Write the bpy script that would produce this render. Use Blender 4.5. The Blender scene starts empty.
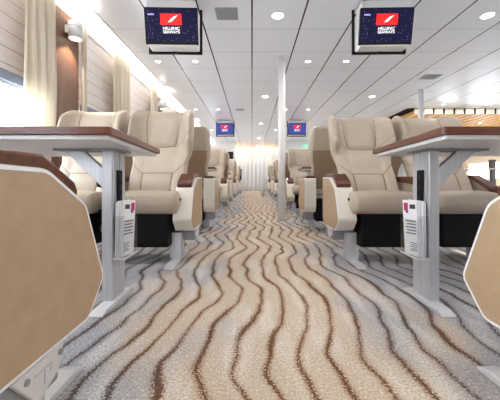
import bpy, bmesh, math, random
from mathutils import Vector, Matrix
random.seed(7)
sc = bpy.context.scene
COL = sc.collection
H = 0.55            # camera height
XC = 0.0825           # aisle centre
CEIL = 2.28
HB = 1.112          # seat back height
PER = 2.72          # seat group period along the cabin
sRGB = lambda r, g, b: tuple(((c/255)/12.92 if c/255 <= .04045 else ((c/255+.055)/1.055)**2.4) for c in (r, g, b)) + (1,)

# ------------------------------------------------------------------ materials
def mat(name, col, rough=.5, metal=0., spec=.5, noise=None, emit=None, bump=None, coat=0.):
    m = bpy.data.materials.new(name); m.use_nodes = True
    nt = m.node_tree; b = nt.nodes['Principled BSDF']
    b.inputs['Base Color'].default_value = col
    b.inputs['Roughness'].default_value = rough
    b.inputs['Metallic'].default_value = metal
    b.inputs['Specular IOR Level'].default_value = spec
    b.inputs['Coat Weight'].default_value = coat
    if emit: b.inputs['Emission Color'].default_value = emit[0]; b.inputs['Emission Strength'].default_value = emit[1]
    if noise or bump:
        tc = nt.nodes.new('ShaderNodeTexCoord')
    if noise:      # (scale vector, second colour, detail)
        mp = nt.nodes.new('ShaderNodeMapping'); mp.inputs['Scale'].default_value = noise[0]
        nt.links.new(tc.outputs['Object'], mp.inputs[0])
        n = nt.nodes.new('ShaderNodeTexNoise'); n.inputs['Scale'].default_value = 1; n.inputs['Detail'].default_value = noise[2]
        nt.links.new(mp.outputs[0], n.inputs['Vector'])
        r = nt.nodes.new('ShaderNodeValToRGB')
        r.color_ramp.elements[0].position = .35; r.color_ramp.elements[1].position = .65
        r.color_ramp.elements[0].color = col; r.color_ramp.elements[1].color = noise[1]
        nt.links.new(n.outputs[0], r.inputs[0]); nt.links.new(r.outputs[0], b.inputs['Base Color'])
    if bump:       # (scale, strength, distance)
        n2 = nt.nodes.new('ShaderNodeTexNoise'); n2.inputs['Scale'].default_value = bump[0]; n2.inputs['Detail'].default_value = 3
        nt.links.new(tc.outputs['Object'], n2.inputs['Vector'])
        bp = nt.nodes.new('ShaderNodeBump'); bp.inputs['Strength'].default_value = bump[1]; bp.inputs['Distance'].default_value = bump[2]
        nt.links.new(n2.outputs[0], bp.inputs['Height']); nt.links.new(bp.outputs[0], b.inputs['Normal'])
    return m

M = {}
M['leather'] = mat('cream_leather', sRGB(181, 168, 151), .4, noise=((5, 5, 5), sRGB(172, 158, 140), 3), bump=(160, .25, .002))
M['tan'] = mat('tan_leather', sRGB(178, 153, 124), .5, noise=((25, 25, 25), sRGB(172, 147, 118), 3), bump=(190, .35, .002))
M['taupe'] = mat('taupe_leather', sRGB(146, 122, 98), .5, bump=(150, .2, .002))
M['seam'] = mat('seam_thread', sRGB(126, 108, 88), .7)
M['white_rim'] = mat('white_leather', sRGB(222, 216, 205), .42, bump=(150, .15, .001))
M['wood'] = mat('walnut', sRGB(98, 50, 29), .3, noise=((14, 60, 60), sRGB(66, 32, 19), 5), coat=.2)
M['wood_edge'] = mat('walnut_edge', sRGB(112, 60, 40), .35, noise=((9, 9, 120), sRGB(78, 40, 27), 5))
M['pillar'] = mat('walnut_pillar', sRGB(128, 90, 66), .4, noise=((60, 60, 1.2), sRGB(92, 63, 48), 6))
M['alu'] = mat('brushed_aluminium', sRGB(205, 207, 211), .42, .55, noise=((160, 160, 6), sRGB(193, 195, 200), 2))
M['alu_dark'] = mat('grey_aluminium', sRGB(150, 152, 158), .45, .5)
M['silver'] = mat('silver_paint', sRGB(214, 214, 214), .35, .3)
M['white'] = mat('white_paint', sRGB(235, 235, 236), .3)
M['underside'] = mat('white_laminate', sRGB(225, 225, 228), .3)
M['black'] = mat('black_plastic', sRGB(7, 6, 8), .55, spec=.2, bump=(220, .2, .001))
M['matt_black'] = mat('matt_black', sRGB(24, 20, 18), .8)
M['gloss_black'] = mat('gloss_black', sRGB(9, 9, 12), .35, spec=.25)
M['red'] = mat('red_tag', sRGB(220, 40, 34), .5)
M['paper'] = mat('white_paper', sRGB(236, 236, 238), .6)
M['print'] = mat('grey_print', sRGB(112, 112, 118), .6)
M['print_dark'] = mat('dark_print', sRGB(62, 62, 66), .6)
M['print_pink'] = mat('magenta_print', sRGB(190, 40, 96), .6)
M['print_blue'] = mat('violet_print', sRGB(86, 60, 150), .6)
M['print_green'] = mat('green_print', sRGB(80, 130, 90), .6)
M['curtain'] = mat('cream_curtain', sRGB(244, 238, 225), .75, noise=((30, 30, 2), sRGB(238, 230, 214), 3))
M['sheer'] = mat('sheer_curtain', sRGB(244, 244, 246), .8)
M['blind'] = mat('blind_cassette', sRGB(120, 128, 146), .5)
M['frame'] = mat('window_frame', sRGB(206, 208, 216), .4)
M['gold'] = mat('gold_slat', sRGB(236, 186, 104), .4, noise=((40, 2, 40), sRGB(222, 164, 82), 4))
M['grille'] = mat('vent_grille', sRGB(168, 172, 176), .5)
M['dark_wood'] = mat('dark_wood', sRGB(58, 44, 40), .4, noise=((40, 40, 3), sRGB(44, 32, 30), 4))
M['wallwhite'] = mat('white_wall', sRGB(238, 236, 232), .5)
M['lamp'] = mat('lamp_glow', sRGB(255, 250, 240), .5, emit=((1, .95, .86, 1), 14))
M['lens'] = mat('lens_glow', sRGB(255, 250, 240), .5, emit=((1, .95, .88, 1), 1.6))
M['cove'] = mat('cove_glow', sRGB(255, 252, 246), .5, emit=((1, .96, .90, 1), 3.2))
M['valance'] = mat('valance_glow', sRGB(255, 240, 210), .5, emit=((1, .82, .55, 1), 1.1))
M['red_logo'] = mat('logo_red', sRGB(226, 32, 30), .5, emit=(sRGB(236, 30, 26), .55))
M['white_logo'] = mat('logo_white', sRGB(250, 250, 250), .5, emit=((1, 1, 1, 1), .75))
M['lilac_logo'] = mat('logo_lilac', sRGB(190, 180, 240), .5, emit=(sRGB(180, 170, 240), .7))
M['exit'] = mat('exit_green', sRGB(60, 190, 150), .5, emit=(sRGB(60, 200, 160), .8))

def screen_mat():
    m = bpy.data.materials.new('starry_screen'); m.use_nodes = True; nt = m.node_tree; b = nt.nodes['Principled BSDF']
    b.inputs['Roughness'].default_value = .25
    tc = nt.nodes.new('ShaderNodeTexCoord')
    v = nt.nodes.new('ShaderNodeTexVoronoi'); v.inputs['Scale'].default_value = 42
    nt.links.new(tc.outputs['Object'], v.inputs['Vector'])
    lt = nt.nodes.new('ShaderNodeMath'); lt.operation = 'LESS_THAN'; lt.inputs[1].default_value = .17
    nt.links.new(v.outputs['Distance'], lt.inputs[0])
    n = nt.nodes.new('ShaderNodeTexNoise'); n.inputs['Scale'].default_value = 9
    nt.links.new(tc.outputs['Object'], n.inputs['Vector'])
    mu = nt.nodes.new('ShaderNodeMath'); mu.operation = 'MULTIPLY'
    nt.links.new(lt.outputs[0], mu.inputs[0]); nt.links.new(n.outputs[0], mu.inputs[1])
    mx = nt.nodes.new('ShaderNodeMix'); mx.data_type = 'RGBA'
    nt.links.new(mu.outputs[0], mx.inputs['Factor'])
    mx.inputs['A'].default_value = sRGB(24, 24, 60); mx.inputs['B'].default_value = sRGB(190, 190, 235)
    b.inputs['Base Color'].default_value = sRGB(16, 16, 34)
    nt.links.new(mx.outputs['Result'], b.inputs['Emission Color']); b.inputs['Emission Strength'].default_value = .75; b.inputs['Specular IOR Level'].default_value = .12; b.inputs['Roughness'].default_value = .5
    return m
M['screen'] = screen_mat()
M['screen_blue'] = mat('blue_screen', sRGB(20, 24, 60), .3, emit=(sRGB(62, 72, 150), .9))

def acrylic():
    m = bpy.data.materials.new('clear_acrylic'); m.use_nodes = True; nt = m.node_tree; nt.nodes.clear()
    o = nt.nodes.new('ShaderNodeOutputMaterial'); t = nt.nodes.new('ShaderNodeBsdfTransparent'); g = nt.nodes.new('ShaderNodeBsdfGlossy')
    t.inputs[0].default_value = (.95, .96, .97, 1); g.inputs['Roughness'].default_value = .05
    x = nt.nodes.new('ShaderNodeMixShader'); x.inputs[0].default_value = .06; nt.links.new(t.outputs[0], x.inputs[1]); nt.links.new(g.outputs[0], x.inputs[2])
    nt.links.new(x.outputs[0], o.inputs[0]); return m
M['acrylic'] = acrylic()
M['glass'] = acrylic(); M['glass'].name = 'window_glass'

def N(nt, t, **kw):
    n = nt.nodes.new(t)
    for k, v in kw.items(): setattr(n, k, v)
    return n
def math_(nt, op, a, b=None, c=None, clamp=False):
    n = nt.nodes.new('ShaderNodeMath'); n.operation = op; n.use_clamp = clamp
    for i, x in enumerate((a, b, c)):
        if x is None: continue
        if isinstance(x, (int, float)): n.inputs[i].default_value = x
        else: nt.links.new(x, n.inputs[i])
    return n.outputs[0]
def noise_(nt, vec, scale, detail=2, sx=1, sy=1, sz=1, off=(0, 0, 0)):
    mp = nt.nodes.new('ShaderNodeMapping'); mp.inputs['Scale'].default_value = (sx, sy, sz); mp.inputs['Location'].default_value = off
    nt.links.new(vec, mp.inputs[0])
    n = nt.nodes.new('ShaderNodeTexNoise'); n.inputs['Scale'].default_value = scale; n.inputs['Detail'].default_value = detail
    nt.links.new(mp.outputs[0], n.inputs['Vector']); return n.outputs[0]
def smooth_(nt, v, a, b):
    n = nt.nodes.new('ShaderNodeMapRange'); n.interpolation_type = 'SMOOTHSTEP'
    n.inputs['From Min'].default_value = a; n.inputs['From Max'].default_value = b
    nt.links.new(v, n.inputs['Value']); return n.outputs['Result']
def mix_(nt, f, a, b):
    n = nt.nodes.new('ShaderNodeMix'); n.data_type = 'RGBA'
    if isinstance(f, (int, float)): n.inputs['Factor'].default_value = f
    else: nt.links.new(f, n.inputs['Factor'])
    for k, x in (('A', a), ('B', b)):
        if isinstance(x, tuple): n.inputs[k].default_value = x
        else: nt.links.new(x, n.inputs[k])
    return n.outputs['Result']

def carpet_mat():
    m = bpy.data.materials.new('wavy_carpet'); m.use_nodes = True; nt = m.node_tree; b = nt.nodes['Principled BSDF']
    b.inputs['Roughness'].default_value = .95; b.inputs['Specular IOR Level'].default_value = .1
    P = N(nt, 'ShaderNodeNewGeometry').outputs['Position']
    s = N(nt, 'ShaderNodeSeparateXYZ'); nt.links.new(P, s.inputs[0]); X, Y = s.outputs[0], s.outputs[1]
    ph = math_(nt, 'MULTIPLY', noise_(nt, P, 1.0, 1, 2.2, .7, 0), 3.2)
    arg = math_(nt, 'ADD', math_(nt, 'MULTIPLY', math_(nt, 'SUBTRACT', Y, 1.13), 2*math.pi/1.0), math_(nt, 'SUBTRACT', ph, 1.6))
    w1 = math_(nt, 'MULTIPLY', math_(nt, 'SINE', arg), .046)
    w2 = math_(nt, 'MULTIPLY', math_(nt, 'SUBTRACT', noise_(nt, P, 1.0, 2, 1.6, 2.6, 0), .5), .16)
    w3 = math_(nt, 'MULTIPLY', math_(nt, 'SUBTRACT', noise_(nt, P, 1.0, 1, 5, 7, 0), .5), .022)
    u = math_(nt, 'SUBTRACT', X, math_(nt, 'ADD', math_(nt, 'ADD', w1, w2), w3))
    q = math_(nt, 'FRACT', math_(nt, 'ADD', math_(nt, 'DIVIDE', u, .102), 20.55))
    d = math_(nt, 'MULTIPLY', math_(nt, 'ABSOLUTE', math_(nt, 'SUBTRACT', q, .5)), .102)
    fine = math_(nt, 'MULTIPLY', math_(nt, 'SUBTRACT', noise_(nt, P, 165, 1), .5), .034)
    wid = math_(nt, 'ADD', math_(nt, 'MULTIPLY', smooth_(nt, noise_(nt, P, 1.0, 1, 7, 3.2, 0, (5, 2, 0)), .36, .72), .0062), .0022)
    e = math_(nt, 'SUBTRACT', math_(nt, 'ADD', d, fine), wid)
    line = math_(nt, 'SUBTRACT', 1.0, smooth_(nt, e, -.0015, .003))
    # one-sided lighter brown feather beside every line
    q2 = math_(nt, 'MULTIPLY', math_(nt, 'SUBTRACT', q, .5), .102)
    feather = math_(nt, 'SUBTRACT', 1.0, smooth_(nt, math_(nt, 'ADD', math_(nt, 'ABSOLUTE', q2), math_(nt, 'MULTIPLY', fine, 1.6)), .004, .03))
    spk = math_(nt, 'MULTIPLY', math_(nt, 'GREATER_THAN', noise_(nt, P, 150, 1, off=(7, 3, 1)), .53), math_(nt, 'SUBTRACT', 1.0, smooth_(nt, math_(nt, 'SUBTRACT', d, wid), .002, .017)))
    line = math_(nt, 'MAXIMUM', line, math_(nt, 'MULTIPLY', spk, .75))
    ax = math_(nt, 'ABSOLUTE', math_(nt, 'SUBTRACT', X, .10))
    gn = math_(nt, 'MULTIPLY', math_(nt, 'SUBTRACT', noise_(nt, P, 1.0, 2, 2.6, 1.2, 0, (3, 8, 0)), .5), 1.7)
    grey = smooth_(nt, math_(nt, 'ADD', ax, gn), .26, .66)
    base = mix_(nt, grey, sRGB(194, 182, 166), sRGB(170, 169, 174))
    pat = noise_(nt, P, 1.0, 2, 11, 2.4, 0, (9, 1, 0))
    base = mix_(nt, math_(nt, 'MULTIPLY', smooth_(nt, pat, .45, .7), .55), base, sRGB(226, 222, 217))
    mott = noise_(nt, P, 150, 2)
    base = mix_(nt, math_(nt, 'MULTIPLY', smooth_(nt, mott, .42, .64), .62), base, mix_(nt, grey, sRGB(170, 142, 110), sRGB(128, 124, 124)))
    mott2 = noise_(nt, P, 120, 2, off=(4, 4, 4))
    base = mix_(nt, math_(nt, 'MULTIPLY', smooth_(nt, mott2, .55, .72), .6), base, sRGB(240, 232, 222))
    lc = mix_(nt, grey, sRGB(98, 62, 38), sRGB(78, 64, 62))
    base = mix_(nt, math_(nt, 'MULTIPLY', feather, .42), base, mix_(nt, grey, sRGB(178, 140, 102), sRGB(140, 140, 140)))
    base = mix_(nt, math_(nt, 'MULTIPLY', line, .93), base, lc)
    nt.links.new(base, b.inputs['Base Color'])
    bp = N(nt, 'ShaderNodeBump'); bp.inputs['Strength'].default_value = .5; bp.inputs['Distance'].default_value = .004
    nt.links.new(noise_(nt, P, 300, 2), bp.inputs['Height']); nt.links.new(bp.outputs[0], b.inputs['Normal'])
    return m
def ceiling_mat():
    m = bpy.data.materials.new('ceiling_panels'); m.use_nodes = True; nt = m.node_tree; b = nt.nodes['Principled BSDF']
    P = N(nt, 'ShaderNodeNewGeometry').outputs['Position']
    s = N(nt, 'ShaderNodeSeparateXYZ'); nt.links.new(P, s.inputs[0]); X, Y = s.outputs[0], s.outputs[1]
    def cell(v, size, off):
        q = math_(nt, 'FRACT', math_(nt, 'ADD', math_(nt, 'DIVIDE', math_(nt, 'SUBTRACT', v, off), size), 50.5))
        return math_(nt, 'MULTIPLY', math_(nt, 'ABSOLUTE', math_(nt, 'SUBTRACT', q, .5)), size)
    dx = cell(X, .539, 0.0); dy = cell(Y, .577, 3.30)
    lx = math_(nt, 'LESS_THAN', dx, .0085); ly = math_(nt, 'LESS_THAN', dy, .0045)
    c = mix_(nt, math_(nt, 'MULTIPLY', ly, .45), sRGB(240, 245, 252), sRGB(110, 112, 116))
    c = mix_(nt, lx, c, sRGB(62, 62, 66))
    nt.links.new(c, b.inputs['Base Color'])
    r = math_(nt, 'ADD', .22, math_(nt, 'MULTIPLY', noise_(nt, P, .8, 0), .06))
    nt.links.new(r, b.inputs['Roughness'])
    b.inputs['Specular IOR Level'].default_value = .38
    return m
def plank_mat():
    m = bpy.data.materials.new('whitewashed_planks'); m.use_nodes = True; nt = m.node_tree; b = nt.nodes['Principled BSDF']
    b.inputs['Roughness'].default_value = .55
    P = N(nt, 'ShaderNodeNewGeometry').outputs['Position']
    s = N(nt, 'ShaderNodeSeparateXYZ'); nt.links.new(P, s.inputs[0]); Z = s.outputs[2]
    q = math_(nt, 'FRACT', math_(nt, 'ADD', math_(nt, 'DIVIDE', math_(nt, 'SUBTRACT', Z, 1.77), .12), 20.5))
    d = math_(nt, 'ABSOLUTE', math_(nt, 'SUBTRACT', q, .5))
    g = noise_(nt, P, 1.0, 4, 3, 3, 60)
    c = mix_(nt, g, sRGB(232, 224, 220), sRGB(206, 196, 192))
    c = mix_(nt, math_(nt, 'LESS_THAN', d, .018), c, sRGB(126, 106, 98))
    nt.links.new(c, b.inputs['Base Color']); return m
for k, f in (('curtain', .4), ('sheer', .45)):
    nt = M[k].node_tree; b = nt.nodes['Principled BSDF']; o = nt.nodes['Material Output']
    tr = nt.nodes.new('ShaderNodeBsdfTranslucent'); tr.inputs[0].default_value = b.inputs['Base Color'].default_value
    mx = nt.nodes.new('ShaderNodeMixShader'); mx.inputs[0].default_value = f
    nt.links.new(b.outputs[0], mx.inputs[1]); nt.links.new(tr.outputs[0], mx.inputs[2]); nt.links.new(mx.outputs[0], o.inputs[0])
M['carpet'] = carpet_mat(); M['ceiling'] = ceiling_mat(); M['planks'] = plank_mat()

# ------------------------------------------------------------------ mesh helpers
def link(o, parent=None):
    COL.objects.link(o)
    if parent: o.parent = parent
    return o
class B:
    def __init__(s): s.bm = bmesh.new()
    def box(s, x0, x1, y0, y1, z0, z1, bev=0., seg=2, mi=0):
        r = bmesh.ops.create_cube(s.bm, size=1)
        vs = r['verts']
        for v in vs:
            v.co = Vector(((x0+x1)/2 + v.co.x*(x1-x0), (y0+y1)/2 + v.co.y*(y1-y0), (z0+z1)/2 + v.co.z*(z1-z0)))
        fs = list({f for v in vs for f in v.link_faces})
        for f in fs: f.material_index = mi
        if bev:
            es = list({e for v in vs for e in v.link_edges})
            rr = bmesh.ops.bevel(s.bm, geom=es, offset=bev, segments=seg, profile=.5, affect='EDGES')
            for f in rr['faces']: f.material_index = mi; f.smooth = seg > 2
        return s
    def prism(s, pts, axis, a, b, bev=0., seg=2, mi=0):
        # pts: list of 2D points in the other two axes (order x,y,z minus axis)
        def p3(p, c):
            if axis == 'x': return (c, p[0], p[1])
            if axis == 'y': return (p[0], c, p[1])
            return (p[0], p[1], c)
        va = [s.bm.verts.new(p3(p, a)) for p in pts]; vb = [s.bm.verts.new(p3(p, b)) for p in pts]
        fs = [s.bm.faces.new(va), s.bm.faces.new(list(reversed(vb)))]
        n = len(pts)
        for i in range(n): fs.append(s.bm.faces.new((va[(i+1) % n], va[i], vb[i], vb[(i+1) % n])))
        for f in fs: f.material_index = mi
        bmesh.ops.recalc_face_normals(s.bm, faces=fs)
        if bev:
            es = list({e for f in fs for e in f.edges})
            rr = bmesh.ops.bevel(s.bm, geom=es, offset=bev, segments=seg, profile=.5, affect='EDGES')
            for f in rr['faces']: f.material_index = mi
        return s
    def cyl(s, p0, p1, r0, r1=None, n=24, mi=0):
        r1 = r0 if r1 is None else r1
        p0, p1 = Vector(p0), Vector(p1); d = p1-p0
        rr = bmesh.ops.create_cone(s.bm, cap_ends=True, segments=n, radius1=r0, radius2=r1, depth=d.length)
        q = Vector((0, 0, 1)).rotation_difference(d.normalized()).to_matrix().to_4x4()
        bmesh.ops.transform(s.bm, matrix=Matrix.Translation((p0+p1)/2) @ q, verts=rr['verts'])
        for f in {f for v in rr['verts'] for f in v.link_faces}:
            f.material_index = mi; f.smooth = len(f.verts) == 4
        return s
    def quad(s, pts, mi=0):
        f = s.bm.faces.new([s.bm.verts.new(p) for p in pts]); f.material_index = mi; return s
    def build(s, name, m, parent=None, flip=False, smooth=False):
        if flip:
            for v in s.bm.verts: v.co.x = -v.co.x
            bmesh.ops.reverse_faces(s.bm, faces=s.bm.faces[:])
        me = bpy.data.meshes.new(name); s.bm.to_mesh(me); s.bm.free()
        for mm in (m if isinstance(m, (list, tuple)) else [m]): me.materials.append(mm)
        if smooth:
            for p in me.polygons: p.use_smooth = True
        return link(bpy.data.objects.new(name, me), parent)
def root(name, loc=(0, 0, 0), rz=0.):
    o = bpy.data.objects.new(name, None); o.empty_display_size = .1
    o.location = loc; o.rotation_euler = (0, 0, rz); return link(o)
def tag(o, label, cat, group=None):
    o['label'] = label; o['category'] = cat
    if group: o['group'] = group
    return o
def struct(o): o['kind'] = 'structure'; return o
def copy_tree(o, parent=None):
    c = o.copy(); COL.objects.link(c)
    if parent: c.parent = parent
    for ch in o.children: copy_tree(ch, c)
    return c
def lerp_keys(keys, v):
    if v <= keys[0][0]: return keys[0][1]
    for (a, x), (b, y) in zip(keys, keys[1:]):
        if v <= b:
            t = (v-a)/(b-a); t = t*t*(3-2*t); return x + (y-x)*t
    return keys[-1][1]

def cr_keys(keys, v):
    n = len(keys)
    for i in range(n-1):
        if v <= keys[i+1][0] or i == n-2:
            (x0, y0), (x1, y1) = keys[i], keys[i+1]; hh = x1-x0; t = min(1, max(0, (v-x0)/hh))
            m0 = (y1-keys[i-1][1])/(x1-keys[i-1][0]) if i > 0 else (y1-y0)/hh
            m1 = (keys[i+2][1]-y0)/(keys[i+2][0]-x0) if i+2 < n else (y1-y0)/hh
            return (2*t**3-3*t*t+1)*y0 + (t**3-2*t*t+t)*hh*m0 + (-2*t**3+3*t*t)*y1 + (t**3-t*t)*hh*m1
# ------------------------------------------------------------------ seats
# local frame: x across, front of the arm at y=0 and the back behind it (+y), the aisle arm on +x
def backrest(name, parent, flip):
    W = [(.38, .185), (.46, .20), (.60, .208), (.70, .208), (.79, .231), (.85, .238), (1.0, .238), (1.09, .236), (1.125, .230), (1.14, .212)]
    T = [(.38, .15), (.50, .205), (.62, .26), (.72, .305), (.82, .345), (.90, .368), (1.0, .395), (1.14, .455)]  # front surface
    TH = [(.38, .09), (.6, .10), (.8, .10), (1.0, .105), (1.10, .10), (1.128, .07), (1.14, .03)]
    nz, nf, nb = 150, 96, 24
    bm = bmesh.new(); rings = []
    def seam_dist(u, h):
        a = abs(u); ds = []
        hs = .835 + .11*max(0, (a-.50)/.5)**1.0*(1 if a > .5 else 0) - .012*(1-min(1, a/.5)**2)   # under the head cushion
        ds.append(abs(h-hs))
        if h > hs: ds.append(abs(a-(.44+.14*((h-.84)/.3)**.6))*.25)                # wing seams
        hl = .615 + (.09*(a-.55)/.45 if a > .55 else 0)
        ds.append(abs(h-hl))                                                  # lumbar seam
        if h < .615: ds.append(abs(a-.52)*.22)
        return min(ds)
    for i in range(nz+1):
        t = i/nz; h = .38 + (1.14-.38)*t
        w, tf, th = cr_keys(W, h), cr_keys(T, h), cr_keys(TH, h)
        tf += (lerp_keys(TH, 1.0)-th)*.5 if h > 1.1 else 0
        ring = []
        def pt(u, back):
            a = abs(u); e = max(0, (a-.86)/.14); ro = th*.5*(1-math.sqrt(max(0, 1-e*e)))
            x = u*w
            if back: return (x, tf+th-ro, h), .0
            wing = lerp_keys([(.0, 0), (.48, .0), (.58, -.012), (.97, -.115)], a) * lerp_keys([(.76, 0), (.90, 1), (1.06, 1), (1.14, .55)], h)
            bol = lerp_keys([(0, .0), (.5, .0), (.75, -.016), (1, -.02)], a)*lerp_keys([(.5, 1), (.74, .6), (.82, 0)], h)
            pad = -.014*max(0, 1-(a/.5)**4)*lerp_keys([(.82, 0), (.87, 1), (1.05, 1), (1.12, 0)], h)
            lum = -.02*max(0, 1-(a/.8)**2)*lerp_keys([(.44, 0), (.56, 1), (.64, .7), (.74, 0)], h)
            sd = seam_dist(u, h); g = .005*math.exp(-(sd/.006)**2)
            return (x, tf+ro+wing+bol+pad+lum+g, h), sd
        for k in range(nf+1):
            p, sd = pt(-1+2*k/nf, False); ring.append((bm.verts.new(p), 'f', -1+2*k/nf, h))
        for k in range(1, nb):
            p, _ = pt(1-2*k/nb, True); ring.append((bm.verts.new(p), 'b', 1-2*k/nb, h))
        rings.append(ring)
    n = len(rings[0])
    for a, b in zip(rings, rings[1:]):
        for k in range(n):
            k2 = (k+1) % n
            f = bm.faces.new((a[k][0], a[k2][0], b[k2][0], b[k][0])); f.smooth = True
            uu, hh = (a[k][2]+a[k2][2])/2, (a[k][3]+b[k][3])/2
            front = k < nf
            if front: f.material_index = 1 if seam_dist(uu, hh) < .0026 and abs(uu) < .985 else 0
            else: f.material_index = 2 if (hh < .88 and abs(uu) < .9) else (1 if hh < .888 and abs(uu) < .9 else 0)
    bm.faces.new([v[0] for v in reversed(rings[0])]); bm.faces.new([v[0] for v in rings[-1]])
    for v in bm.verts: v.co.z = .38 + (v.co.z-.38)*(HB-.38)/.76
    b = B(); b.bm.free(); b.bm = bm
    return b.build(name, [M['leather'], M['seam'], M['taupe']], parent, flip)

def cushion(name, parent, flip):
    # rounded cushion with a rolled front edge
    bm = bmesh.new(); n, m_ = 40, 44; rings = []
    prof = []      # side profile, from bottom rear round the front to top rear
    prof += [(.34, .37), (.20, .355), (.06, .345)]
    for k in range(13):
        a = -math.pi/2 - k/12*math.pi*.92
        prof.append((.0 + .062*math.cos(a) + .0, .412 + .067*math.sin(a)))
    prof += [(.06, .487), (.16, .478), (.27, .465), (.37, .458)]
    def xs(u, w): return u*w
    for (t, h) in prof:
        ring = []
        for k in range(n+1):
            u = -1+2*k/n; a = abs(u); e = max(0, (a-.84)/.16); ro = 1-math.sqrt(max(0, 1-e*e))
            cy, ch = .16, .415
            tt = t + ((.03-t)*.55*ro if t < .05 else 0); hh = h + (ch-h)*ro*.85
            seam = .004*math.exp(-((a-.80)/.03)**2)
            dome = .010*(1-a*a) if h > .44 else 0
            ring.append(bm.verts.new((u*.218, tt, hh-.008+dome-(seam if h > .42 else -seam))))
        rings.append(ring)
    for a, b in zip(rings, rings[1:]):
        for k in range(n):
            f = bm.faces.new((a[k], b[k], b[k+1], a[k+1])); f.smooth = True
            if abs(abs(-1+2*(k+.5)/n)-.8) < .022: f.material_index = 1
    bm.faces.new([r[0] for r in reversed(rings)]); bm.faces.new([r[-1] for r in rings])
    bm.faces.new(list(rings[0]) ); bm.faces.new(list(reversed(rings[-1])))
    bmesh.ops.recalc_face_normals(bm, faces=bm.faces[:])
    b = B(); b.bm.free(); b.bm = bm
    return b.build(name, [M['leather'], M['seam']], parent, flip)

ARM = [(.0, .297), (.084, .497), (.215, .574), (.425, .580), (.425, .27), (.395, .215), (.075, .215)]
def inset(poly, d):
    out = []; n = len(poly)
    for i in range(n):
        p0, p1, p2 = Vector(poly[i-1]), Vector(poly[i]), Vector(poly[(i+1) % n])
        e1, e2 = (p1-p0).normalized(), (p2-p1).normalized()
        n1, n2 = Vector((e1.y, -e1.x)), Vector((e2.y, -e2.x))
        bis = (n1+n2).normalized(); out.append(tuple(p1 + bis*d/max(.3, bis.dot(n1))))
    return out
def rounded(poly, rad, n=4):
    out = []
    for i in range(len(poly)):
        p0, p1, p2 = Vector(poly[i-1]), Vector(poly[i]), Vector(poly[(i+1) % len(poly)])
        a, c = p1+(p0-p1).normalized()*rad, p1+(p2-p1).normalized()*rad
        for k in range(n+1):
            t = k/n; out.append(tuple(a*(1-t)**2 + p1*2*t*(1-t) + c*t*t))
    return out
def make_seat(kind, flip):
    r = root('passenger_seat')
    cushion('seat', r, flip)
    bk = backrest('backrest', r, flip)
    B().prism([(-.20, .03), (.14, .03), (.17, .36), (-.20, .36)], 'z', .112, .355, .014, 3).build('storage_box', M['black'], r, flip)
    B().box(.20, .216, .05, .25, .28, .36, .006).build('hinge_cover', M['black'], r, flip)
    if kind == 'aisle':
        AR = rounded(ARM, .018)
        a = B().prism(AR, 'x', .192, .309).build('armrest', M['white_rim'], r, flip)
        B().prism(rounded(inset(ARM, .002), .018), 'x', .308, .3115).build('edge_trim', M['white'], a, flip)
        B().prism(rounded(inset(ARM, .0085), .015), 'x', .311, .3122).build('shadow_gap', M['alu_dark'], a, flip)
        B().prism(rounded(inset(ARM, .0105), .014), 'x', .311, .3135).build('side_panel', M['tan'], a, flip)
        B().prism([(.098, .504), (.215, .574), (.405, .580), (.41, .603), (.205, .603), (.102, .548), (.090, .526)], 'x', .198, .296, .006, 3).build('armrest_cap', M['wood'], a, flip)
        B().cyl((.225, .060, .43), (.225, .034, .42), .011).build('recline_button', M['black'], a, flip)
        ab = B().box(.215, .300, .165, .38, .135, .22, .006).build('armrest_bracket', M['alu_dark'], r, flip)
        pl = B().prism([(.165, .214), (.300, .214), (.240, .138), (.180, .165)], 'x', .300, .3115, .003, 2)
        pl = pl.build('bracket_plate', M['silver'], r, flip)
        for yy, zz in ((.18, .20), (.268, .197)): B().cyl((.311, yy, zz), (.314, yy, zz), .006, n=16).build('screw', M['alu_dark'], pl, flip)
        em = B().box(.311, .3125, .205, .25, .192, .196).box(.311, .3125, .222, .226, .165, .192).box(.311, .3125, .205, .209, .18, .192)
        em.build('embossed_mark', M['alu'], pl, flip)
        lx = .17
    else:
        # narrow outer arm towards the wall
        a = B().prism(inset(ARM, .02), 'x', -.262, -.222, .006, 2).build('armrest', M['leather'], r, flip)
        B().prism([(.07, .462), (.095, .49), (.25, .565), (.405, .565), (.41, .594), (.245, .594), (.075, .51), (.062, .49)], 'x', -.275, -.205, .006, 3).build('armrest_cap', M['wood'], a, flip)
        lx = -.17
    if kind == 'aisle':
        for o in (a, ab, pl): o.location.x = .015 if flip else -.015
    if kind == 'aisle':   # shared middle arm
        c = B().prism([(.02, .47), (.03, .525), (.40, .555), (.42, .52), (.42, .42), (.10, .40), (.03, .42)], 'x', -.278, -.240, .006, 2).build('armrest', M['leather'], r, flip)
        B().prism([(-.035, .512), (-.04, .545), (.01, .578), (.39, .585), (.40, .556), (.03, .520), (-.01, .508)], 'x', -.292, -.226, .005, 2).build('armrest_cap', M['wood'], c, flip)
        B().box(-.28, .24, .17, .22, .19, .24, .005).build('seat_beam', M['alu_dark'], r, flip)
    else:
        B().box(-.24, .23, .17, .22, .19, .24, .005).build('seat_beam', M['alu_dark'], r, flip)
    B().box(lx-.04, lx+.04, .10, .19, .015, .20, .005).build('leg', M['alu'], r, flip)
    B().prism([(-.075, 0), (-.075, .008), (-.04, .02), (.37, .02), (.395, .008), (.395, 0)], 'x', lx-.028, lx+.028, .002, 1).build('foot_bar', M['silver'], r, flip)
    return r
protos = {}
TA = .775
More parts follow.
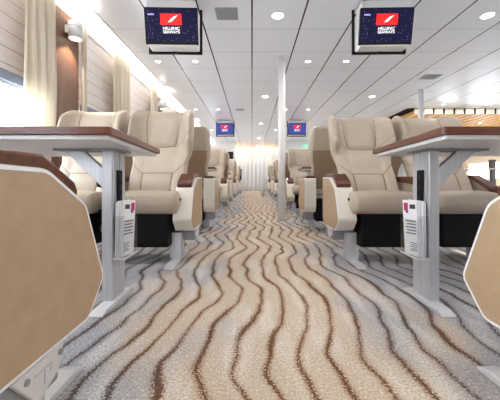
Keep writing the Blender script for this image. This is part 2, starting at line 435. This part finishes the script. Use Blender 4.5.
def seat(kind, side, facing, tip, dist, label, cat='seat', group=None):
    """side -1 left / +1 right of the aisle; facing -1 towards the camera / +1 away; tip = y of the arm front"""
    x = XC + side*dist
    # aisle arm sits on +x local when the seat faces the camera on the left side
    plus = (side == -1) == (facing == -1)
    key = (kind, plus)
    if key not in protos: protos[key] = make_seat(kind, not plus); o = protos[key]
    else: o = copy_tree(protos[key])
    o.location = (x, tip, 0); o.rotation_euler = (0, 0, 0 if facing == -1 else math.pi)
    return tag(o, label, cat, group)
DA, DI = .773, 1.305
sd = {-1: 'left', 1: 'right'}
ORD = ['first', 'second', 'third', 'fourth', 'fifth']
for side in (-1, 1):
    s = sd[side]
    seat('aisle', side, 1, TA, DA, f'seat cut by the {s} picture edge, only its tan arm panel showing large', group='aisle seats facing away')
    for n in range(4):
        lab = (f'cream aisle seat facing us behind the nearest {s} table' if n == 0 else
               f'{ORD[n]} cream seat facing us along the {s} side of the aisle')
        seat('aisle', side, -1, 1.87+PER*n, DA, lab, group='aisle seats facing the camera')
        if n < 2:
            lab = ((f'cream seat behind the nearest left table, its headrest before the window wall' if side < 0 else
                    f'cream seat behind the nearest right table post, its headrest under the gold slats') if n == 0 else
                   f'cream seat next to the second aisle seat facing us, {s} side')
            seat('inner', side, -1, 1.87+PER*n, DI, lab, group='inner seats facing the camera')
    for n in range(1, 5):
        lab = (f'taupe seat back directly behind the nearest facing aisle seat, {s} side' if n == 1 else
               f'{ORD[n-1]} seat showing its taupe back along the {s} side of the aisle')
        seat('aisle', side, 1, TA+PER*n, DA, lab, group='aisle seats facing away')
        if n < 3:
            seat('inner', side, 1, TA+PER*n, DI, f'{ORD[n-1]} seat turned away beside the aisle seat, {s} side', group='inner seats facing away')
for o in list(COL.objects):
    if o.name.startswith('passenger_seat') and o.get('label', '') in ('cream aisle seat facing us behind the nearest right table', 'cream seat behind the nearest right table post, its headrest under the gold slats'):
        for c in o.children:
            if c.name.startswith('backrest'):
                Rm = Matrix.Rotation(math.radians(-6), 4, 'X'); pv = Vector((0, .20, .42))
                c.matrix_local = Matrix.Translation(pv) @ Rm @ Matrix.Translation(-pv)
# red pull tabs under the two nearest seats
for side in (-1, 1):
    for o in COL.objects:
        if o.name.startswith('passenger_seat') and o.get('label', '').startswith(f'cream aisle seat facing us behind the nearest {sd[side]}'):
            b = B().box(.10, .20, .016, .03, .335, .349, .003)
            b.build('pull_tab', M['red'], o, flip=(side == 1))

# ------------------------------------------------------------------ tables
def make_table(side):
    """local origin on the floor at the aisle-side post; +x points away from the aisle before mirroring"""
    f = side < 0
    r = root('cabin_table')
    xa, xf, xe = .555-.70, .612-.70, 1.79-.70     # aisle corners near / far and outer end, relative to the post face
    def top(d):
        pts = []
        yn, yf = -.365, .35
        def arc(cx, cy, rad, a0, a1, n=6):
            for k in range(n+1):
                a = math.radians(a0+(a1-a0)*k/n); pts.append((cx+rad*math.cos(a), cy+rad*math.sin(a)))
        rr = .014
        arc(xa+rr+d, yn+rr+d, rr, 185, 270); pts.append((xe-d, yn+d)); pts.append((xe-d, yf-d)); arc(xf+rr+d, yf-rr-d, rr, 90, 175)
        return pts
    B().prism(top(0), 'z', .7055, .732, .002, 1).build('table_top', M['wood_edge'], r, f)
    B().prism(top(.016), 'z', .691, .706, .001, 1).build('underside_panel', M['underside'], r, f)
    p = B().box(.0, .045, -.05, .082, .018, .691, .003)
    p.box(-.004, .0, -.045, -.012, .03, .68).box(-.004, .0, .017, .05, .03, .68)
    p.box(.045, .05, -.04, .07, .03, .68)
    p.build('post', M['alu'], r, f)
    o = B().box(-.010, -.002, -.018, .032, .435, .60, .004, 3)
    o = o.build('outlet_panel', M['black'], r, f)
    s = B()
    for k in range(3): s.cyl((-.010, .007, .475+.045*k), (-.0125, .007, .475+.045*k), .014)
    s.build('socket', M['gloss_black'], o, f)
    br = B().prism([(.045, .518), (.045, .605), (.135, .688), (.22, .688)], 'y', -.04, -.015, .002, 1)
    br.build('brace', M['alu'], r, f)
    B().box(.10, .25, -.07, .03, .683, .6915, .002).build('brace_plate', M['alu_dark'], r, f)
    B().box(-.03, .09, -.08, .08, .683, .6915, .002).build('post_plate', M['alu_dark'], r, f)
    B().prism([(-.165, 0), (-.165, .006), (-.13, .02), (.115, .02), (.14, .006), (.14, 0)], 'x', -.018, .04, .002, 1).build('foot_bar', M['silver'], r, f)
    # outer support against the wall / far end
    B().box(xe-.07, xe-.03, -.05, .055, 0, .691, .003).build('leg', M['alu'], r, f)
    h = B()
    y0, y1, z0, z1 = -.06, .085, .205, .425
    h.box(-.058, -.055, y0, y1, z0, z1-.05); h.box(-.010, -.007, y0, y1, z0, z1)
    h.box(-.058, -.007, y0, y0+.003, z0, z1-.03); h.box(-.058, -.007, y1-.003, y1, z0, z1-.03); h.box(-.058, -.007, y0, y1, z0, z0+.003)
    hold = h.build('magazine_holder', M['acrylic'], r, f)
    rim = B().box(-.059, -.008, y0-.001, y0+.003, z0-.002, z0+.006)  .box(-.059, -.055, y0, y1, z0-.002, z0+.006)
    rim.build('holder_lip', M['silver'], hold, f)
    return r
tab = {}
TXT = ['nearest', 'second', 'third', 'fourth']
for side in (-1, 1):
    for n in range(4):
        t = make_table(side) if n == 0 else copy_tree(tab[side])
        if n == 0: tab[side] = t
        t.location = (XC+side*.70, 1.33+PER*n, 0)
        tag(t, (f'large near table with walnut edge on an aluminium post, {sd[side]} of the aisle' if n == 0 else
                f'{TXT[n]} walnut edged table along the {sd[side]} seats, counted from the front'), 'table', 'walnut edged tables')
# magazines standing in the two near holders
def magazine(side, k):
    s = side; x = XC+s*.70
    m = B()
    th = .0045
    w, h = .118-.006*k, .245+.008*(k % 2)
    m.box(-th/2, th/2, -w/2, w/2, 0, h)
    sf = th/2+.0006
    rects = [[('d', -.4, .1, .86, .92), ('g', -.4, .4, .62, .8), ('g', -.35, .3, .2, .5)],
             [('d', -.3, .3, .80, .86), ('g', -.4, .35, .45, .7), ('g', -.4, .0, .1, .38)],
             [('e', -.4, .4, .84, .90), ('g', -.4, .4, .5, .55), ('d', -.1, .2, .6, .68)],
             [('p', .12, .42, .80, .95), ('b', .12, .30, .76, .80), ('d', -.38, .0, .84, .92), ('g', -.38, .35, .38, .66), ('g', -.38, .1, .08, .25)]][k % 4]
    cm = {'d': 1, 'g': 2, 'p': 3, 'b': 4, 'e': 5}
    for face in (1, -1):
        for (c, a, b_, z0, z1) in rects:
            ya, yb = a*w, b_*w
            if c == 'g':
                nl = 5
                for i in range(nl):
                    zz = h*(z0+(z1-z0)*i/nl); m.box(min(0, face*sf), max(0, face*sf), ya, yb-.01*(i % 2), zz, zz+h*(z1-z0)/nl*.45, mi=2)
            else: m.box(min(0, face*sf), max(0, face*sf), ya, yb, h*z0, h*z1, mi=cm[c])
    # the front edge of the magazine as the aisle sees it, narrow printed stripe
    o = m.build('magazine', [M['paper'], M['print_dark'], M['print'], M['print_pink'], M['print_blue'], M['print_green']])
    dx = [.013, .0225, .032, .0405][k]
    o.location = (x - s*dx, 1.33+.012, .2085)
    o.rotation_euler = (math.radians([0, 1, -2, -3][k]*1.0), math.radians(-s*.8), math.radians(s*[0, 2, 4, 7][k]))
    return o
names = ['next to the post', 'second from the post', 'third from the post', 'aisle side one with a pink mark']
for side in (-1, 1):
    for k in range(4):
        tag(magazine(side, k), f'white printed magazine in the {sd[side]} table holder, {names[k]}', 'magazine', 'magazines in the table holders')

# ------------------------------------------------------------------ screens
def text_mesh(txt, size, m, parent, name, loc):
    cu = bpy.data.curves.new(name, 'FONT'); cu.body = txt; cu.size = size; cu.align_x = 'CENTER'; cu.align_y = 'CENTER'
    cu.extrude = .0004; cu.offset = size*.012
    o = bpy.data.objects.new(name, cu); COL.objects.link(o)
    dg = bpy.context.evaluated_depsgraph_get()
    me = bpy.data.meshes.new_from_object(o.evaluated_get(dg)); me.name = name
    bpy.data.objects.remove(o); bpy.data.curves.remove(cu)
    me.transform(Matrix.Translation(loc) @ Matrix.Rotation(math.pi/2, 4, 'X'))
    me.materials.clear(); me.materials.append(m)
    return link(bpy.data.objects.new(name, me), parent)
TILT = math.radians(11)
def make_tv(near, side):
    r = root('ceiling_screen')
    W_, Hh = .50, .325
    # the tilted monitor: local frame origin at its top edge
    R = Matrix.Translation((0, 0, -.10)) @ Matrix.Rotation(TILT, 4, 'X')
    def place(o): o.data.transform(R); return o
    body = place(B().box(-W_/2, W_/2, 0, .035, -Hh, 0, .004).build('monitor', M['gloss_black'], r))
    scr = place(B().box(-W_/2+.012, W_/2-.012, -.002, .001, -Hh+.022, -.014).build('screen', M['screen'] if near else M['screen_blue'], body))
    lg = B().box(-.10, .10, -.004, -.002, -.155, -.055)
    lg = place(lg.build('logo_panel', M['red_logo'], scr))
    ft = B()    # slanted wing mark on the red field
    for (a, c) in (((-.012, -.133), 0), ((.004, -.118), 1), ((.018, -.104), 2)):
        x, z = a
        ft.prism([(x-.02, z), (x+.018, z+.008), (x+.046, z+.034), (x+.006, z+.020)], 'y', -.0055, -.0042)
    place(ft.build('wing_emblem', M['white_logo'], lg))
    t1 = text_mesh('HELLENIC', .036, M['white_logo'], scr, 'lettering', (0, -.0036, -.186)); place(t1)
    t2 = text_mesh('SEAWAYS', .036, M['white_logo'], scr, 'lettering', (0, -.0036, -.217)); place(t2)
    if near:
        l = B()
        for k in range(5): l.box(-.215+.012*k, -.206+.012*k, -.004, -.002, -.070, -.058)
        place(l.build('corner_mark', M['lilac_logo'], scr))
    # white case behind the monitor, black hanging bracket
    B().prism([(.025, -.10), (.075, -Hh-.106), (.20, -Hh-.106), (.20, -.02), (.02, -.02)], 'x', -W_/2+.02, W_/2-.02, .004, 2).build('case', M['white'], r)
    br = B()
    br.box(-W_/2-.005, W_/2+.005, .205, .225, -Hh-.124, -Hh-.098)
    for sx in (-1, 1): br.box(sx*(W_/2+.005)-.012, sx*(W_/2+.005)+.012, .205, .225, -Hh-.124, 0)
    br.box(-.02, .02, .19, .21, -Hh-.124, -Hh-.10)
    br.box(-.15, .15, .10, .20, -.02, 0)
    br.build('hanging_bracket', M['gloss_black'], r)
    return r
for side, x in ((-1, -.765), (1, 1.275)):
    for n in range(2):
        t = make_tv(n == 0, side)
        t.location = (x, 2.72+PER*2*n, CEIL); t.rotation_euler = (0, 0, math.radians(1.5)*(-side))
        tag(t, ('large near screen with red logo hanging from the ceiling, ' if n == 0 else
                'small blue screen farther down the cabin, ' if n == 1 else 'farthest tiny screen under the ceiling, ') + f'{sd[side]} of the aisle', 'screen', 'ceiling screens')

# ------------------------------------------------------------------ room shell
Y0, Y1, XL, XR = -2.6, 15.6, -1.80, 8.0
struct(B().quad([(XL, Y0, 0), (XR, Y0, 0), (XR, Y1, 0), (XL, Y1, 0)]).build('floor', M['carpet']))
struct(B().box(-1.604, XR, Y0, Y1, CEIL, CEIL+.05).build('ceiling', M['ceiling']))
# window bays on the left wall, repeating with the seat groups
Zs, Zh = .66, 1.335
wins = []
for n in range(-2, 5):
    b = PER*n
    wins += [(b+.98, b+2.22) if False else (b+1.30, b+2.45), (b+3.00, b+3.62) if False else None]
wins = []
for n in range(-1, 5):
    b = PER*n
    wins += [(1.35+b, 2.45+b), (.30+b, 1.00+b)]
wins = sorted(w for w in wins if w[0] > Y0 and w[1] < Y1-.2)
wall = B()
wall.box(XL-.12, XL, Y0, Y1, 0, Zs); wall.box(XL-.12, XL, Y0, Y1, Zh, CEIL+.05)
py = Y0
for (a, b) in wins: wall.box(XL-.12, XL, py, a, Zs, Zh); py = b
wall.box(XL-.12, XL, py, Y1, Zs, Zh)
struct(wall.build('wall_left', M['planks']))
for i, (a, b) in enumerate(wins):
    w = B()
    t = .03
    w.box(XL-.08, XL-.03, a, b, Zs, Zs+t).box(XL-.08, XL-.03, a, b, Zh-t, Zh).box(XL-.08, XL-.03, a, a+t, Zs+t, Zh-t).box(XL-.08, XL-.03, b-t, b, Zs+t, Zh-t)
    k = (a+b)/2
    w.box(XL-.075, XL-.035, k-.012, k+.012, Zs+t, Zh-t)
    w = struct(w.build(f'window_{i+1}', M['frame']))
    B().box(XL-.06, XL-.054, a+t, b-t, Zs+t, Zh-t).build('pane', M['glass'], w)
    rb = root('roller_blind', (XL, (a+b)/2, Zh-.03))
    B().box(.0, .05, -(b-a)/2+.005, (b-a)/2-.005, -.035, .04, .006).build('cassette', M['blind'], rb)
    B().box(.002, .012, -(b-a)/2+.02, (b-a)/2-.02, -.055, -.034).build('bottom_bar', M['frame'], rb)
    tag(rb, 'grey roller blind cassette above the bright side window left of the near curtain' if abs(a-1.35) < .01 else f'grey roller blind over a side window beyond the near curtain', 'blind', 'roller blinds on the side windows')
struct(B().box(XL-.12, XR+.12, Y0-.12, Y0, 0, CEIL+.05).build('wall_back', M['wallwhite']))
struct(B().box(XL-.12, XR+.12, Y1, Y1+.12, 0, CEIL+.05).build('wall_front', M['wallwhite']))
# right wall with a strip of windows
wr = B(); wr.box(XR, XR+.12, Y0, Y1, 0, .6); wr.box(XR, XR+.12, Y0, Y1, 1.2, CEIL+.05)
rw = [(-2.0+1.9*k, -2.0+1.9*k+1.4) for k in range(9)]
py = Y0
for (a, b) in rw: wr.box(XR, XR+.12, py, a, .6, 1.2); py = b
wr.box(XR, XR+.12, py, Y1, .6, 1.2)
struct(wr.build('wall_right', M['wallwhite']))
for i, (a, b) in enumerate(rw):
    w = B(); t = .03
    w.box(XR+.03, XR+.08, a, b, .6, .6+t).box(XR+.03, XR+.08, a, b, 1.2-t, 1.2).box(XR+.03, XR+.08, a, a+t, .6+t, 1.2-t).box(XR+.03, XR+.08, b-t, b, .6+t, 1.2-t)
    w = struct(w.build(f'window_{len(wins)+i+1}', M['frame']))
    B().box(XR+.055, XR+.06, a+t, b-t, .6+t, 1.2-t).build('pane', M['glass'], w)
# lit cove along the left edge of the ceiling
cv = tag(root('cove_light', (XL, 0, 0)), 'bright white cove light strip along the left edge of the ceiling', 'light')
B().prism([(.0, 2.165), (.0, 2.19), (.17, CEIL+.02), (.185, CEIL+.005)], 'y', Y0, 12.6).build('diffuser', M['cove'], cv)
B().prism([(-.0, 2.15), (.012, 2.15), (.012, 2.172), (.0, 2.165)], 'y', Y0, 12.6).build('lower_trim', M['white'], cv)
B().box(.184, .198, Y0, 12.6, CEIL-.004, CEIL+.02).build('shadow_trim', M['alu_dark'], cv)

# wood pillars, curtains and wall lamps on the left wall
def curtain(y0, y1, x, z0, z1, name='curtain', folds=4, amp=.028, m='curtain'):
    b = B(); n = folds*12; nz = 10; rows = []
    for j in range(nz+1):
        tz = j/nz; z = z0+(z1-z0)*tz; row = []
        for i in range(n+1):
            t = i/n; pinch = 1-.10*tz
            y = (y0+y1)/2 + (t-.5)*(y1-y0)*pinch + .006*math.sin(3*tz*math.pi+i)
            a = amp*(1.0-.25*tz)
            row.append(b.bm.verts.new((x + a*math.sin(t*folds*2*math.pi+.5*math.sin(tz*2.2)) + .35*a*math.sin(t*folds*4.3*math.pi+1), y, z)))
        rows.append(row)
    for a, c in zip(rows, rows[1:]):
        for i in range(n): f = b.bm.faces.new((a[i], a[i+1], c[i+1], c[i])); f.smooth = True
    o = b.build(name, M[m])
    md = o.modifiers.new('thick', 'SOLIDIFY'); md.thickness = .004
    return o
for n in range(0, 3):
    b = PER*n
    wp = B().box(XL, XL+.035, 2.60+b, 2.95+b, .0, 2.15, .003).build('wood_pillar', M['pillar'])
    tag(wp, ['brown walnut wall panel beside the near curtain with a lamp on it', 'second walnut wall panel along the left wall, mostly behind seats', 'third walnut wall panel along the left wall'][n], 'wall panel', 'walnut wall panels')
    tag(curtain(2.13+b, 2.52+b, XL+.105, .76, 2.14), ['tall cream curtain nearest the camera, left of the walnut panel', 'cream curtain before the second walnut panel', 'cream curtain before the third walnut panel'][n], 'curtain', 'cream window curtains')
    tag(curtain(2.965+b, 3.05+b, XL+.06, .25, 2.14, folds=2, amp=.02), ['narrow strip of cream curtain right of the near walnut panel', 'narrow strip of cream curtain right of the second walnut panel', 'narrow strip of cream curtain right of the third walnut panel'][n], 'curtain', 'cream window curtains')
    tag(curtain(3.52+b, 4.06+b, XL+.105, .76, 2.14, folds=5), ['cream pleated curtain above the headrests of the nearest facing seats', 'cream pleated curtain in the second window bay', 'cream pleated curtain in the third window bay'][n], 'curtain', 'cream window curtains')
    L = root('wall_lamp', (XL+.035, 2.775+b, 1.985))
    B().cyl((.075, 0, -.075), (.075, 0, .075), .062, n=32).build('lamp_body', M['white'], L)
    g = B().cyl((.075, 0, -.079), (.075, 0, -.0745), .052, n=32); g.build('lower_lens', M['lens'], L)
    B().cyl((.075, 0, .0745), (.075, 0, .078), .052, n=32).build('upper_lens', M['lamp'], L)
    B().cyl((.075, 0, .028), (.075, 0, .031), .0632, n=32).build('ring', M['alu_dark'], L)
    B().box(0, .03, -.045, .045, -.035, .04, .004).build('wall_bracket', M['white'], L)
    tag(L, ['white drum wall lamp on the near walnut panel', 'white drum wall lamp farther along the left wall', 'farthest white drum wall lamp'][n], 'wall lamp', 'white wall lamps')
    for dz, rx in ((-.085, 0), (.085, math.pi)):
        l = bpy.data.lights.new('wall_lamp_beam', 'SPOT'); l.energy = 17; l.color = (1, .80, .58); l.spot_size = math.radians(100); l.spot_blend = .25; l.shadow_soft_size = .03
        lo = bpy.data.objects.new('wall_lamp_beam', l); lo.location = (XL+.11, 2.775+b, 1.985+dz); lo.rotation_euler = (rx, 0, 0); link(lo)

# ceiling downlights: real recessed lamps on the panel grid
def downlight(x, y, power, label, group, q=1.0):
    r = root('downlight', (x, y, CEIL))
    bt = B(); n = 28
    for k in range(n):
        a0, a1 = 2*math.pi*k/n, 2*math.pi*(k+1)/n
        bt.quad([(q*.072*math.cos(a0), q*.072*math.sin(a0), -.004), (q*.058*math.cos(a0), q*.058*math.sin(a0), -.004), (q*.058*math.cos(a1), q*.058*math.sin(a1), -.004), (q*.072*math.cos(a1), q*.072*math.sin(a1), -.004)])
        bt.quad([(q*.072*math.cos(a0), q*.072*math.sin(a0), 0), (q*.072*math.cos(a0), q*.072*math.sin(a0), -.004), (q*.072*math.cos(a1), q*.072*math.sin(a1), -.004), (q*.072*math.cos(a1), q*.072*math.sin(a1), 0)])
    bt.build('trim_ring', M['white'], r)
    B().cyl((0, 0, -.0005), (0, 0, -.003), .058*q, n=28).build('lens', M['lamp'], r)
    tag(r, label, 'downlight', group)
    l = bpy.data.lights.new('downlight_beam', 'AREA'); l.shape = 'DISK'; l.size = .11; l.energy = power; l.color = (1, .96, .92)
    lo = bpy.data.objects.new('downlight_beam', l); lo.location = (x, y, CEIL-.012); link(lo)
PW = 6
for i, y in enumerate((-2.0, .14, 3.03, 5.94, 8.75, 11.7, 14.3)):
    for x, nm in ((.27, 'over the aisle'), (2.46, 'over the right-hand aisle'), (4.7, 'over the far right seats')):
        if x > 3 and i > 3: continue
        lab = f'round recessed ceiling light {nm}, ' + ['behind the camera', 'above the camera', 'nearest in view', 'second in view', 'third in view', 'fourth in view', 'at the far end'][i]
        downlight(x, y, PW, lab, 'recessed ceiling lights')
for i, y in enumerate((-1.4, 1.35, 4.19, 7.02, 9.8)):
    for x, nm in ((-1.36, 'outer one over the left seats'), (-.82, 'inner one over the left seats'), (.81, 'inner one over the right seats'), (1.36, 'outer one over the right seats')):
        lab = f'small ceiling light, {nm}, ' + ['behind the camera', 'above the near table', 'just past the near screen', 'second row past the near screen', 'third row past the near screen'][i]
        downlight(x, y, PW*.55, lab, 'recessed ceiling lights', .62)

# vents
def vent(x0, x1, y0, y1, label):
    r = root('ceiling_vent', ((x0+x1)/2, (y0+y1)/2, CEIL))
    hx, hy = (x1-x0)/2, (y1-y0)/2
    B().box(-hx, hx, -hy, hy, -.005, 0, .001).build('plate', M['grille'], r)
    s = B()
    for k in range(9): s.box(-hx+.01, hx-.01, -hy+.012+k*(2*hy-.024)/9, -hy+.02+k*(2*hy-.024)/9, -.009, -.005)
    s.build('louvre', M['grille'], r); tag(r, label, 'vent')
vent(-.375, -.145, 2.89, 3.11, 'square grey ceiling vent right of the near left screen')
vent(2.82, 3.10, 4.70, 4.93, 'square grey ceiling vent near the right white column')
vent(-.40, -.20, 6.95, 7.12, 'small grey ceiling vent farther down the left ceiling')

# columns
def column(x, y, label):
    r = root('support_pole', (x, y, 0))
    B().cyl((0, 0, .0), (0, 0, CEIL), .048, n=40).build('shaft', M['white'], r)
    B().cyl((0, 0, CEIL-.02), (0, 0, CEIL-.001), .07, n=40).build('top_collar', M['white'], r)
    B().cyl((0, 0, 0), (0, 0, .012), .075, .07, n=40).build('base_ring', M['alu_dark'], r)
    tag(r, label, 'pole', 'white ceiling poles')
column(.415, 4.04, 'white round pole from floor to ceiling beside the aisle, the nearest one')
column(.40, 10.3, 'thin-looking farther white pole in the middle of the aisle')
column(3.19, 5.48, 'white round pole behind the right seats by the gold slats')

# far end: partitions, curtain, valance, cabinet, exit sign
struct(B().box(XL, -.73, 12.6, 12.7, 0, CEIL).build('wall_partition_left', M['wallwhite']))
struct(B().box(1.40, 3.6, 12.6, 12.7, 0, CEIL).build('wall_partition_right', M['wallwhite']))
tag(curtain(-1.6, 2.6, 0, .0, 1, folds=18, amp=.05, m='sheer'), 'white sheer curtain with folds closing the far end of the aisle', 'curtain')
for o in list(COL.objects):
    if o.get('label', '').startswith('white sheer'):
        o.name = 'sheer_curtain'; o.rotation_euler = (0, 0, math.pi/2); o.location = (.5+.5, Y1-.18, .01); o.scale = (1, 1, 2.16)
vb = B().box(-1.7, 3.2, Y1-.34, Y1-.30, 2.10, 2.20)
vl = tag(root('curtain_valance', (0, 0, 0)), 'glowing golden light strip above the far sheer curtain', 'light')
B().box(-1.7, 3.2, Y1-.05, Y1-.02, 2.10, 2.22).build('light_strip', M['valance'], vl)
s = B()
for k in range(38): s.box(-1.7+.128*k, -1.66+.128*k, Y1-.30, Y1-.26, 1.98, 2.27)
s.build('gold_slat_row', M['gold'], vl)
vb.bm.free()
for x in (-.6, .6, 1.8):
    l = bpy.data.lights.new('valance_beam', 'AREA'); l.shape = 'RECTANGLE'; l.size = 1.1; l.size_y = .06; l.energy = 16; l.color = (1, .90, .72)
    lo = bpy.data.objects.new('valance_beam', l); lo.location = (x, Y1-.40, 2.25); lo.rotation_euler = (math.radians(25), 0, 0); link(lo)
cab = root('dark_cabinet', (-.58, 13.2, 0))
B().box(-.14, .10, -.15, .45, .04, 1.06, .01).build('carcass', M['dark_wood'], cab)
B().box(-.15, .11, -.16, .46, 1.06, 1.09, .004).build('top_board', M['dark_wood'], cab)
B().box(-.12, .08, -.13, .43, 0, .04).build('plinth', M['black'], cab)
tag(cab, 'dark narrow cabinet at the far end of the left seat rows', 'cabinet')
wm = root('wall_monitor', (-.93, 12.6, 1.66))
B().box(-.12, .12, -.04, 0, -.16, .16, .005).build('housing', M['gloss_black'], wm)
B().box(-.11, .11, -.042, -.039, -.145, .145).build('screen', M['black'], wm)
tag(wm, 'small black panel on the white wall at the far left end', 'screen')
ex = root('exit_sign', (2.35, 12.6, 2.09))
B().box(-.17, .17, -.03, 0, -.045, .045, .004).build('sign_box', M['exit'], ex)
g = B()
g.prism([(-.12, -.01), (-.05, -.01), (-.05, -.03), (-.01, 0), (-.05, .03), (-.05, .01), (-.12, .01)], 'y', -.032, -.029)
g.box(.04, .055, -.032, -.029, -.035, .02); g.cyl((.05, -.029, .03), (.05, -.032, .03), .009, n=12); g.prism([(.02, -.03), (.035, -.035), (.09, .01), (.08, .02)], 'y', -.032, -.029)
g.box(.11, .14, -.032, -.029, -.035, .035)
g.build('pictogram', M['white_logo'], ex)
tag(ex, 'small green exit sign on the white wall below the far right screen', 'sign')

# right side lounge: hanging gold baffles and cream seats by bright windows
bf0, bf1 = 6.9, 12.0
for k in range(15):
    x = 3.95+.245*k
    s = root('ceiling_baffle', (x, bf0, CEIL))
    B().box(-.082, .082, 0, bf1-bf0, -.13, -.05, .003).build('baffle_board', M['gold'], s)
    B().box(-.096, .096, -.012, 0, -.135, -.008, .002).build('end_cap', M['white_rim'], s)
    B().box(-.01, .01, .05, .07, -.035, 0).box(-.01, .01, bf1-bf0-.07, bf1-bf0-.05, -.035, 0).build('hanger', M['black'], s)
    B().box(.0965, .1485, -.004, .0, -.135, -.02).build('gap_shade', M['matt_black'], s)  # black block standing in for the darkness between slat ends
    tag(s, f'gold wooden ceiling slat over the right lounge, number {k+1} counted from the white pole', 'ceiling slat', 'gold ceiling slats')
for i, y in enumerate((6.55, 8.0, 9.6)):  # extra warm lamps, added to brighten the slats and their end caps
    for j, x in enumerate((4.32, 5.30, 6.28)):
        downlight(x, y, 15, f'added warm light brightening the gold slats, row {i+1}, place {j+1} from the aisle', 'added lounge lights', .6)
        if i:
            for o in COL.objects:
                if o.type == 'EMPTY' and o.name.startswith('downlight') and abs(o.location.x-x) < .001 and abs(o.location.y-y) < .001: o.location.z = 2.15
        lo = [o for o in COL.objects if o.type == 'LIGHT' and abs(o.location.x-x) < .001 and abs(o.location.y-y) < .001][0]
        lo.data.color = (1, .80, .52)
        if i: lo.location.z = 2.135
struct(B().box(3.7, XR, bf0+.01, bf1+.02, CEIL-.006, CEIL-.001).build('ceiling_shade_sheet', M['matt_black']))  # flat black sheet added above the slats so their gaps look dark
for k, x in enumerate((4.55, 5.2)):
    seat('inner', 1, -1, 7.0, x-XC, f'distant cream lounge seat glimpsed under the right table, number {k+1} from the aisle', group='distant lounge seats')
dp = B().box(5.58, 5.68, 6.75, 6.85, 0, 1.05, .004).build('dark_post', M['dark_wood'])
tag(dp, 'dark post glimpsed under the right table near the picture edge', 'post')
rl = root('handrail', (4.4, 6.6, 0))
B().cyl((0, 0, .82), (3.0, 0, .82), .014).build('rail', M['alu'], rl)
for k in range(4): B().cyl((.02+.98*k, 0, 0), (.02+.98*k, 0, .82), .011, n=16).build('post', M['alu'], rl)
tag(rl, 'grey handrail in front of the distant right lounge seats', 'handrail')

# ------------------------------------------------------------------ daylight
w = bpy.data.worlds.new('World'); sc.world = w; w.use_nodes = True
bg = w.node_tree.nodes['Background']; bg.inputs[0].default_value = (.86, .93, 1, 1); bg.inputs[1].default_value = 14.0
wn = w.node_tree
wtc = wn.nodes.new('ShaderNodeTexCoord'); wsp = wn.nodes.new('ShaderNodeSeparateXYZ'); wn.links.new(wtc.outputs['Generated'], wsp.inputs[0])
wf = smooth_(wn, wsp.outputs[2], -.12, .06)
wn.links.new(mix_(wn, wf, (.62, .68, .74, 1), (.88, .94, 1, 1)), bg.inputs[0])

# ------------------------------------------------------------------ camera
cam = bpy.data.cameras.new('Camera'); co = bpy.data.objects.new('Camera', cam); link(co)
co.location = (0, 0, H); co.rotation_euler = (math.pi/2, 0, 0)
cam.sensor_width = 36; cam.lens = 36*290/500; cam.shift_x = -2/500; cam.shift_y = -19/500; cam.clip_start = .02
sc.camera = co
sc.view_settings.view_transform = 'Standard'; sc.view_settings.look = 'None'; sc.view_settings.gamma = 1
sc.view_settings.exposure = 0.27
